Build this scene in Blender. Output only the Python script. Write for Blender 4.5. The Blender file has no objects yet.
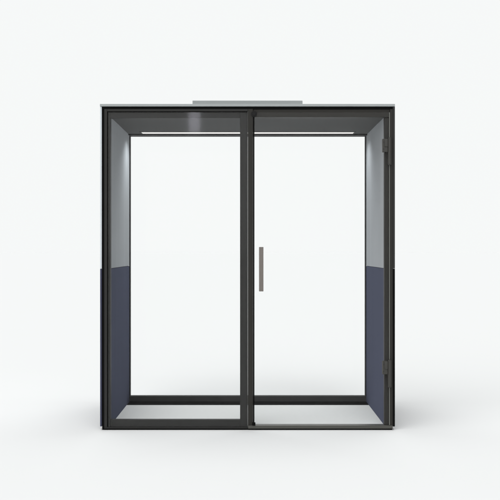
import bpy, bmesh, math
from mathutils import Vector

C = bpy.context.scene
COL = C.collection

# ------------------------------------------------------------------ materials
def new_mat(name):
    m = bpy.data.materials.new(name)
    m.use_nodes = True
    nt = m.node_tree
    return m, nt, nt.nodes['Principled BSDF'], nt.nodes['Material Output']

def coat(name, col, rough=0.45, metal=0.0, spec=0.4, var=0.10, scale=9.0, stretch=(1, 1, 1), bump=0.0, bscale=900.0):
    """painted / anodised metal or plastic: slight mottling of colour and gloss"""
    m, nt, p, out = new_mat(name)
    tc = nt.nodes.new('ShaderNodeTexCoord')
    mp = nt.nodes.new('ShaderNodeMapping'); mp.inputs['Scale'].default_value = stretch
    nt.links.new(tc.outputs['Object'], mp.inputs['Vector'])
    n = nt.nodes.new('ShaderNodeTexNoise'); n.inputs['Scale'].default_value = scale; n.inputs['Detail'].default_value = 5
    nt.links.new(mp.outputs['Vector'], n.inputs['Vector'])
    r = nt.nodes.new('ShaderNodeValToRGB')
    lo = [c * (1 - var) for c in col] + [1]; hi = [min(1, c * (1 + var)) for c in col] + [1]
    r.color_ramp.elements[0].position = 0.3; r.color_ramp.elements[0].color = lo
    r.color_ramp.elements[1].position = 0.7; r.color_ramp.elements[1].color = hi
    nt.links.new(n.outputs['Fac'], r.inputs['Fac'])
    nt.links.new(r.outputs['Color'], p.inputs['Base Color'])
    mr = nt.nodes.new('ShaderNodeMapRange')
    mr.inputs['To Min'].default_value = rough - 0.06; mr.inputs['To Max'].default_value = rough + 0.06
    nt.links.new(n.outputs['Fac'], mr.inputs['Value']); nt.links.new(mr.outputs['Result'], p.inputs['Roughness'])
    p.inputs['Metallic'].default_value = metal
    p.inputs['Specular IOR Level'].default_value = spec
    if bump:
        b = nt.nodes.new('ShaderNodeTexNoise'); b.inputs['Scale'].default_value = bscale; b.inputs['Detail'].default_value = 2
        nt.links.new(mp.outputs['Vector'], b.inputs['Vector'])
        bn = nt.nodes.new('ShaderNodeBump'); bn.inputs['Strength'].default_value = bump; bn.inputs['Distance'].default_value = 0.001
        nt.links.new(b.outputs['Fac'], bn.inputs['Height']); nt.links.new(bn.outputs['Normal'], p.inputs['Normal'])
    return m

def felt(name, col, var=0.10):
    """pressed felt: mottled fibres, very rough, faint vertical pile"""
    m, nt, p, out = new_mat(name)
    tc = nt.nodes.new('ShaderNodeTexCoord')
    n1 = nt.nodes.new('ShaderNodeTexNoise'); n1.inputs['Scale'].default_value = 260; n1.inputs['Detail'].default_value = 6; n1.inputs['Roughness'].default_value = 0.7
    nt.links.new(tc.outputs['Object'], n1.inputs['Vector'])
    mp = nt.nodes.new('ShaderNodeMapping'); mp.inputs['Scale'].default_value = (30, 30, 0.6)
    nt.links.new(tc.outputs['Object'], mp.inputs['Vector'])
    n2 = nt.nodes.new('ShaderNodeTexNoise'); n2.inputs['Scale'].default_value = 1.0; n2.inputs['Detail'].default_value = 4
    nt.links.new(mp.outputs['Vector'], n2.inputs['Vector'])
    mx = nt.nodes.new('ShaderNodeMath'); mx.operation = 'MULTIPLY_ADD'; mx.inputs[1].default_value = 0.6
    nt.links.new(n1.outputs['Fac'], mx.inputs[0])
    m2 = nt.nodes.new('ShaderNodeMath'); m2.operation = 'MULTIPLY'; m2.inputs[1].default_value = 0.4
    nt.links.new(n2.outputs['Fac'], m2.inputs[0]); nt.links.new(m2.outputs[0], mx.inputs[2])
    r = nt.nodes.new('ShaderNodeValToRGB')
    r.color_ramp.elements[0].position = 0.32; r.color_ramp.elements[0].color = [c * (1 - var) for c in col] + [1]
    r.color_ramp.elements[1].position = 0.68; r.color_ramp.elements[1].color = [c * (1 + var) for c in col] + [1]
    nt.links.new(mx.outputs[0], r.inputs['Fac']); nt.links.new(r.outputs['Color'], p.inputs['Base Color'])
    p.inputs['Roughness'].default_value = 0.95
    p.inputs['Specular IOR Level'].default_value = 0.02
    p.inputs['Sheen Weight'].default_value = 0.0
    p.inputs['Sheen Roughness'].default_value = 0.5
    bn = nt.nodes.new('ShaderNodeBump'); bn.inputs['Strength'].default_value = 0.35; bn.inputs['Distance'].default_value = 0.001
    nt.links.new(n1.outputs['Fac'], bn.inputs['Height']); nt.links.new(bn.outputs['Normal'], p.inputs['Normal'])
    return m

def glass(name, refl=0.28):
    """thin clear pane with an anti-glare coating: lets light straight through, mirrors a little from its outer faces"""
    m, nt, p, out = new_mat(name)
    nt.nodes.remove(p)
    tr = nt.nodes.new('ShaderNodeBsdfTransparent'); tr.inputs['Color'].default_value = (0.999, 1.0, 1.0, 1)
    gl = nt.nodes.new('ShaderNodeBsdfGlossy'); gl.inputs['Roughness'].default_value = 0.045
    fr = nt.nodes.new('ShaderNodeFresnel'); fr.inputs['IOR'].default_value = 1.5
    ge = nt.nodes.new('ShaderNodeNewGeometry')
    inv = nt.nodes.new('ShaderNodeMath'); inv.operation = 'SUBTRACT'; inv.inputs[0].default_value = 1.0
    nt.links.new(ge.outputs['Backfacing'], inv.inputs[1])
    mu = nt.nodes.new('ShaderNodeMath'); mu.operation = 'MULTIPLY'
    nt.links.new(fr.outputs[0], mu.inputs[0]); nt.links.new(inv.outputs[0], mu.inputs[1])
    mv = nt.nodes.new('ShaderNodeMath'); mv.operation = 'MULTIPLY'; mv.inputs[1].default_value = refl
    nt.links.new(mu.outputs[0], mv.inputs[0])
    mix = nt.nodes.new('ShaderNodeMixShader')
    nt.links.new(mv.outputs[0], mix.inputs['Fac']); nt.links.new(tr.outputs[0], mix.inputs[1]); nt.links.new(gl.outputs[0], mix.inputs[2])
    nt.links.new(mix.outputs[0], out.inputs['Surface'])
    return m

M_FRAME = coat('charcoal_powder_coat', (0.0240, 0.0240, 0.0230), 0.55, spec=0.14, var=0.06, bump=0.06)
M_DOORFRAME = coat('warm_charcoal_powder_coat', (0.0225, 0.0215, 0.0190), 0.52, spec=0.14, var=0.06, bump=0.06)
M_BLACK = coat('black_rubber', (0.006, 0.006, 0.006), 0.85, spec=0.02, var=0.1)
M_DARK = coat('near_black_metal', (0.045, 0.045, 0.044), 0.6, spec=0.06, var=0.08, bump=0.05)
M_STOP = coat('dark_stop_metal', (0.013, 0.013, 0.013), 0.6, spec=0.1)
M_SILL = coat('satin_bronze_sill', (0.068, 0.068, 0.060), 0.42, metal=0.3, spec=0.4, var=0.08, stretch=(0.3, 6, 6), scale=20)
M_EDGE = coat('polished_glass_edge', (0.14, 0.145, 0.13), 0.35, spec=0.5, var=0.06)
M_EDGE_DIM = coat('darker_glass_edge', (0.055, 0.057, 0.053), 0.4, spec=0.3, var=0.06)  # darker grey for the fixed pane's edge
M_HINGE = coat('graphite_hinge_metal', (0.034, 0.033, 0.029), 0.45, metal=0.1, spec=0.4, var=0.08)
M_STEEL = coat('brushed_steel', (0.155, 0.139, 0.127), 0.38, metal=0.55, spec=0.5, var=0.10, stretch=(8, 8, 0.4), scale=60)
M_SCREW = coat('dark_screw', (0.03, 0.03, 0.03), 0.4, metal=0.5)
M_ROOF = coat('pale_grey_lacquer', (0.285, 0.305, 0.305), 0.42, spec=0.4, var=0.04)
M_SHELL = coat('pale_blue_grey_lacquer', (0.50, 0.54, 0.57), 0.40, spec=0.45, var=0.04)
M_SHELL_NAVY = coat('navy_lacquer', (0.038, 0.042, 0.075), 0.5, spec=0.2, var=0.05)
M_CORE = coat('grey_core_board', (0.12, 0.12, 0.12), 0.7, spec=0.2)
M_FELT = felt('grey_felt', (0.38, 0.398, 0.415))
M_FELT_NAVY = felt('navy_felt', (0.080, 0.088, 0.130))
M_CEIL = felt('charcoal_ceiling_felt', (0.116, 0.118, 0.117), 0.06)
M_FLOORP = felt('light_grey_vinyl', (0.580, 0.592, 0.585), 0.03)
M_GLASS = glass('clear_glass')
M_GLASS_B = glass('clear_back_glass', 0.12)

def led_mat():
    m, nt, p, out = new_mat('opal_diffuser')
    p.inputs['Base Color'].default_value = (0.45, 0.45, 0.44, 1)
    p.inputs['Specular IOR Level'].default_value = 0.0; p.inputs['Roughness'].default_value = 0.9
    p.inputs['Emission Color'].default_value = (1.0, 0.975, 0.94, 1)
    p.inputs['Emission Strength'].default_value = 0.60
    n = nt.nodes.new('ShaderNodeTexNoise'); n.inputs['Scale'].default_value = 400
    bn = nt.nodes.new('ShaderNodeBump'); bn.inputs['Strength'].default_value = 0.1
    nt.links.new(n.outputs['Fac'], bn.inputs['Height']); nt.links.new(bn.outputs['Normal'], p.inputs['Normal'])
    return m
M_LED = led_mat()

def floor_mat():
    m, nt, p, out = new_mat('white_studio_floor')
    tc = nt.nodes.new('ShaderNodeTexCoord')
    n = nt.nodes.new('ShaderNodeTexNoise'); n.inputs['Scale'].default_value = 1.3; n.inputs['Detail'].default_value = 3
    nt.links.new(tc.outputs['Object'], n.inputs['Vector'])
    r = nt.nodes.new('ShaderNodeValToRGB')
    k = FLOOR_ALBEDO
    r.color_ramp.elements[0].color = (k[0] * .9975, k[1] * .9975, k[2] * .9975, 1)
    r.color_ramp.elements[1].color = (k[0] * 1.0025, k[1] * 1.0025, k[2] * 1.0025, 1)
    nt.links.new(n.outputs['Fac'], r.inputs['Fac']); nt.links.new(r.outputs['Color'], p.inputs['Base Color'])
    p.inputs['Roughness'].default_value = 1.0
    p.inputs['Specular IOR Level'].default_value = 0.0
    return m
FLOOR_ALBEDO = (0.6465, 0.6560, 0.6548)

# ------------------------------------------------------------------ mesh helpers
def box(bm, x0, x1, y0, y1, z0, z1, bev=0.0015, seg=2, only=None):
    r = bmesh.ops.create_cube(bm, size=1.0)
    vs = r['verts']
    for v in vs:
        v.co = Vector(((x0 + x1) / 2 + v.co.x * (x1 - x0), (y0 + y1) / 2 + v.co.y * (y1 - y0), (z0 + z1) / 2 + v.co.z * (z1 - z0)))
    if bev:
        es = {e for v in vs for e in v.link_edges}
        if only: es = {e for e in es if only(*[v.co for v in e.verts])}
        bev = min(bev, 0.45 * min(x1 - x0, y1 - y0, z1 - z0))
        bmesh.ops.bevel(bm, geom=list(es), offset=bev, segments=seg, profile=0.5, affect='EDGES')

def cyl(bm, c, r, h, axis='Z', n=32, bev=0.001):
    res = bmesh.ops.create_cone(bm, cap_ends=True, segments=n, radius1=r, radius2=r, depth=h)
    vs = res['verts']
    es = [e for e in {e for v in vs for e in v.link_edges} if any(len(f.verts) > 4 for f in e.link_faces)]
    if bev:
        out = bmesh.ops.bevel(bm, geom=es, offset=bev, segments=2, profile=0.5, affect='EDGES')
        vs = list({v for v in vs if v.is_valid} | set(out['verts']))
    from mathutils import Matrix
    rot = {'Z': Matrix(), 'Y': Matrix.Rotation(math.pi / 2, 4, 'X'), 'X': Matrix.Rotation(math.pi / 2, 4, 'Y')}[axis]
    for v in vs: v.co = (rot @ v.co) + Vector(c)

def obj(name, bm, m, parent=None, label=None):
    me = bpy.data.meshes.new(name)
    bm.normal_update(); bm.to_mesh(me); bm.free()
    me.materials.append(m)
    for p in me.polygons: p.use_smooth = True
    try: me.set_sharp_from_angle(angle=math.radians(35))
    except Exception: pass
    o = bpy.data.objects.new(name, me); COL.objects.link(o)
    wn = o.modifiers.new('weighted_normals', 'WEIGHTED_NORMAL'); wn.weight = 100; wn.keep_sharp = True
    if parent: o.parent = parent
    if label: o['label'] = label
    return o

def boxes(name, m, parent, *bs, label=None, bev=0.0015):
    bm = bmesh.new()
    for b in bs: box(bm, *b[:6], bev=b[6] if len(b) > 6 else bev)
    return obj(name, bm, m, parent, label)

# ------------------------------------------------------------------ setting
bm = bmesh.new()
bmesh.ops.create_circle(bm, cap_ends=True, segments=96, radius=500.0)
fl = obj('floor', bm, floor_mat())
fl['kind'] = 'structure'; fl['label'] = 'seamless white studio floor under the office pod'

# ------------------------------------------------------------------ the pod
pod = bpy.data.objects.new('office_pod', None); COL.objects.link(pod)
pod['label'] = 'free-standing charcoal framed glass office pod with grey and navy side walls'
pod['category'] = 'office pod'

HW = 0.989          # half width of the front frame
XO = 1.003          # outer face of the side shells
XI = 0.940          # inner face of the side walls
YB = 1.165          # back of the pod
ZT = 2.200          # top of the front frame
ZC = 2.137          # ceiling
ZF = 0.0205         # inner floor
SEAM = 1.098        # where grey meets navy

# base and floor
base = boxes('base', M_BLACK, pod, (-HW + .001, HW - .004, .006, YB - .01, 0.0, .0095, .001))
boxes('floor_panel', M_FLOORP, pod, (-XI - .004, XI + .004, .064, .944, .0098, ZF, .001))
boxes('front_sill', M_FRAME, pod, (-.9735, .0035, .0, .060, .0100, .0185, .001))

# side walls
for s in (-1, 1):
    def bx(a, b, *r):
        return (min(s * a, s * b), max(s * a, s * b)) + r
    wall = boxes('side_wall', M_CORE, pod, bx(.9525, .9905, .064, YB - .006, .024, 2.192))
    boxes('inner_upper_panel', M_FELT, wall, bx(XI, .9520, .062, YB - .003, SEAM + .0012, 2.192, .002), label='grey felt upper wall panel')
    boxes('inner_lower_panel', M_FELT_NAVY, wall, bx(XI, .9520, .062, YB - .003, .0100, SEAM - .0012, .002), label='navy felt lower wall panel')
    for nm, mt, z0, z1, lb in (('outer_upper_panel', M_SHELL, SEAM + .001, 2.1985, 'pale blue grey upper outer panel'),
                               ('outer_lower_panel', M_SHELL_NAVY, .024, SEAM - .001, 'navy lower outer panel')):
        bm = bmesh.new()
        a, b = bx(.9910, XO)
        # rounded vertical front edge, tight edges elsewhere
        box(bm, a, b, .003, YB, z0, z1, bev=.0110, seg=5,
            only=lambda p, q, s=s: abs(p.z - q.z) > .1 and p.y < .01 and p.x * s > 1.0)
        obj(nm, bm, mt, wall, lb)

# roof
roof = boxes('roof', M_ROOF, pod, (-XO, XO, -.003, YB + .002, ZT + .0005, ZT + .0175, .002))
bm = bmesh.new()
box(bm, -.391, .391, .30, .90, ZT + .0178, 2.287, .003)
unit = obj('ventilation_unit', bm, M_ROOF, roof)
bm = bmesh.new()
for i in range(9):
    box(bm, -.30, .30, .36 + i * .055, .385 + i * .055, 2.2872, 2.2905, .0008)
obj('vent_grille', bm, M_DARK, unit)
boxes('ceiling_panel', M_CEIL, pod, (-XI + .0005, XI - .0005, .064, 1.040, ZC, ZC + .055, .001))

# ceiling lamp, long and slim, near the back
lamp = boxes('ceiling_light', M_FRAME, pod, (-.835, .835, .888, .900, ZC - .0035, ZC - .0003, .0005), (-.835, .835, 1.006, 1.018, ZC - .0035, ZC - .0003, .0005),
             (-.835, -.823, .901, 1.005, ZC - .0035, ZC - .0003, .0005), (.823, .835, .901, 1.005, ZC - .0035, ZC - .0003, .0005))
boxes('diffuser', M_LED, lamp, (-.822, .822, .901, 1.005, ZC - .0028, ZC - .0004, .0005))

# front frame: jambs, head, mullion
boxes('front_frame', M_FRAME, pod,
      (-.9735, -.9535, .0, .060, .0190, ZT - .0165, .0022),           # left jamb
      (-.9533, .0035, .0, .060, 2.1672, 2.1832, .0018),
      (-.9530, -.9490, .030, .058, .0190, 2.1668, .0005),             # back of the shadow gap
      (-.9485, .0030, .030, .058, 2.1634, 2.1668, .0005))
boxes('door_frame', M_DOORFRAME, pod,
      (.0040, .0380, .0, .062, .0320, 2.1832, .0018),                 # mullion
      (.0385, .9695, .012, .062, 2.1290, 2.1832, .0018),              # head
      (.9340, .9685, .022, .062, .0320, 2.1285, .0018),               # jamb behind the glass door
      (.9700, .9885, .0, .062, .0320, 2.1832, .0018))                 # outer jamb
boxes('threshold', M_SILL, pod, (.0045, .9880, -.004, .062, .0100, .0312, .002))
# black gaskets round the outside and against the door
boxes('gasket', M_BLACK, pod,
      (-HW, -.9742, .008, .056, .0100, 2.1836, .0005),       (-HW, HW + .003, .006, .056, 2.1840, ZT, .0005),
      (.0384, .0480, .004, .058, .0325, 2.1285, .0015))

boxes('added_shade_strip', M_BLACK, pod, (.9892, 1.0034, .001, .0028, .024, SEAM, .0005), label='added black strip, shade on lower panel edge')  # added dark strips put shade on the right outer panel edges
boxes('added_shade_strip', M_FRAME, pod, (.9892, 1.0034, .001, .0028, SEAM + .001, ZT, .0005), label='added charcoal strip, shade on upper panel edge')
# fixed window on the left
win = boxes('fixed_window', M_FRAME, pod,
            (-.9485, -.9330, .011, .056, .0190, 2.1630, .0015),
            (-.0500, .0000, .011, .056, .0190, 2.1630, .0015),
            (-.9325, -.0505, .011, .056, .0190, .0680, .0020),
            (-.9325, -.0505, .011, .056, 2.1225, 2.1630, .0020))
boxes('glass_pane', M_GLASS, win, (-.9480, .0000, .001, .009, .0200, 2.1622, .0008))
boxes('pane_edge', M_EDGE_DIM, win, (.0004, .0034, .0005, .0088, .0195, 2.1660, .0004))

# glass door on the right
door = boxes('glass_door', M_GLASS, pod, (.0490, .9640, .000, .010, .0335, 2.1600, .0008), label='frameless clear glass door')
boxes('door_edge', M_EDGE, door, (.9643, .9688, -.0005, .0105, .0335, 2.1600, .0006))
bm = bmesh.new()
box(bm, .0785, .1085, -.050, -.036, .945, 1.245, .002)
hd = obj('handle', bm, M_STEEL, door)
for z in (.985, 1.205):
    bm = bmesh.new()
    cyl(bm, (.0935, -.0202, z), .0085, .0312, 'Y')
    cyl(bm, (.0935, -.0024, z), .0130, .0044, 'Y')
    obj('handle_post', bm, M_STEEL, hd)
for zt in (1.986, .476):
    bm = bmesh.new()
    box(bm, .9180, .9535, -.010, -.0008, zt - .096, zt - .006, .002)       # plate clamped on the glass
    box(bm, .9180, .9535, .0108, .0195, zt - .096, zt - .006, .002)        # its counter plate
    box(bm, .9300, .9535, -.016, -.0102, zt - .060, zt - .010, .002)
    h = obj('hinge', bm, M_HINGE, door)
    bm = bmesh.new()
    cyl(bm, (.9660, -.0105, zt - .0905), .0125, .181, 'Z', 28, .002)
    cyl(bm, (.9660, -.0105, zt - .0905), .0105, .188, 'Z', 28, .001)
    box(bm, .9540, .9780, -.008, -.0010, zt - .182, zt - .001, .0015)
    obj('hinge_barrel', bm, M_HINGE, h)
    for z in (zt - .030, zt - .076):
        bm = bmesh.new()
        cyl(bm, (.9250, -.0103, z), .0042, .0016, 'Y', 18, .0003)
        obj('screw', bm, M_SCREW, h)
bm = bmesh.new()
cyl(bm, (.0450, -.0045, 2.149), .0205, .007, 'Y', 40, .0015)
cyl(bm, (.0450, -.0095, 2.149), .0120, .004, 'Y', 40, .0010)
obj('door_stop', bm, M_STOP, pod)
boxes('door_pivot', M_BLACK, pod, (.0330, .0545, -.012, -.0002, .0325, .0535, .0015))

# back glazing: floor track, rail, slim channels
back = boxes('back_window', M_DARK, pod, (-XI + .0005, XI - .0005, 1.1100, 1.1640, .0100, .0655, .0020))
boxes('channel', M_STOP, back,
      (-XI + .0005, -.9335, 1.1100, 1.1640, .0660, 2.1285, .0010),
      (.9335, XI - .0005, 1.1100, 1.1640, .0660, 2.1285, .0010),
      (-XI + .0005, XI - .0005, 1.0405, 1.1640, 2.1290, 2.1900, .0015))
boxes('floor_track', M_BLACK, back, (-XI + .0005, XI - .0005, .9445, 1.1095, .0100, .0225, .0015))
boxes('back_pane', M_GLASS_B, back, (-.9332, .9332, 1.132, 1.142, .0670, 2.1262, .0008))

# ------------------------------------------------------------------ lamps
def area(name, loc, rot, sx, sy, power, col=(1, 1, 1), spread=math.pi):
    l = bpy.data.lights.new(name, 'AREA'); l.shape = 'RECTANGLE'; l.size = sx; l.size_y = sy
    l.energy = power; l.color = col; l.spread = spread
    o = bpy.data.objects.new(name, l); COL.objects.link(o); o.location = loc; o.rotation_euler = rot
    return o
# the pod's own lamp shines down from the diffuser
area('lamp_light', (0, .953, ZC - .0045), (0, 0, 0), 1.24, .10, 3.0, (.97, .99, 1.0), math.radians(115))
for s, pw in ((-1, 1.8), (1, 1.3)):
    area('lamp_light', (s * .72, .953, ZC - .0045), (0, 0, 0), .19, .10, pw, (.94, .98, 1.0), math.radians(138))
# tall narrow studio strip behind the camera: its reflection is the pale band in the fixed pane
area('studio_strip_light', (-.815, -8.0, 3.64), (math.radians(90), 0, 0), .165, 1.3, 10.5, (.90, .88, 1.0))

# ------------------------------------------------------------------ studio light dome
BG = (0.925, 0.942, 0.937)
w = bpy.data.worlds.new('World'); C.world = w; w.use_nodes = True
nt = w.node_tree; nt.nodes.clear()
N = nt.nodes.new; L = nt.links.new
out = N('ShaderNodeOutputWorld'); bgn = N('ShaderNodeBackground'); L(bgn.outputs[0], out.inputs[0])
tc = N('ShaderNodeTexCoord')
def dot(v):
    d = N('ShaderNodeVectorMath'); d.operation = 'DOT_PRODUCT'; d.inputs[1].default_value = Vector(v).normalized()
    L(tc.outputs['Generated'], d.inputs[0]); return d.outputs['Value']
def smooth(sock, a, b, lo=0.0, hi=1.0):
    m = N('ShaderNodeMapRange'); m.interpolation_type = 'SMOOTHSTEP'
    m.inputs['From Min'].default_value = a; m.inputs['From Max'].default_value = b
    m.inputs['To Min'].default_value = lo; m.inputs['To Max'].default_value = hi
    L(sock, m.inputs['Value']); return m.outputs['Result']
def add(a, b):
    m = N('ShaderNodeMath'); m.operation = 'ADD'; L(a, m.inputs[0]); L(b, m.inputs[1]); return m.outputs[0]
key = smooth(dot((-.40, -.80, .46)), .50, .97, .04, 2.0)       # big soft source, front left above
top = add(smooth(dot((.0, .16, .985)), .90, .997, 0.0, 4.2),      # unseen overhead lobes added behind and before the pod, shaping the ground shadow
          smooth(dot((.0, -.46, .89)), .84, .99, 0.0, 2.2))
front = key
mixn = N('ShaderNodeMix'); mixn.data_type = 'RGBA'
L(smooth(dot((0, 1, 0)), .15, .62), mixn.inputs['Factor'])
cmb = N('ShaderNodeCombineColor')
for i in range(3): L(front, cmb.inputs[i])
L(cmb.outputs[0], mixn.inputs['A']); mixn.inputs['B'].default_value = BG + (1,)
tot = N('ShaderNodeVectorMath'); tot.operation = 'ADD'
cmt = N('ShaderNodeCombineColor')
for i in range(3): L(top, cmt.inputs[i])
L(mixn.outputs['Result'], tot.inputs[0]); L(cmt.outputs[0], tot.inputs[1])
L(tot.outputs['Vector'], bgn.inputs['Color']); bgn.inputs['Strength'].default_value = 1.0

# ------------------------------------------------------------------ camera and render
cam = bpy.data.cameras.new('camera'); co = bpy.data.objects.new('camera', cam); COL.objects.link(co)
cam.sensor_width = 36; cam.lens = 978 / 500 * 36; cam.clip_start = .1; cam.clip_end = 2000
co.location = (.0177, -6.65, 1.2245); co.rotation_euler = (math.radians(90), 0, 0)
C.camera = co
C.view_settings.view_transform = 'Standard'; C.view_settings.look = 'None'
C.view_settings.exposure = 0; C.view_settings.gamma = 1; C.view_settings.use_curve_mapping = False
C.render.engine = 'CYCLES'
C.cycles.use_denoising = True
C.cycles.max_bounces = 12; C.cycles.diffuse_bounces = 8; C.cycles.transparent_max_bounces = 24
C.cycles.sample_clamp_indirect = 6
C.render.resolution_x = 1024; C.render.resolution_y = 1024
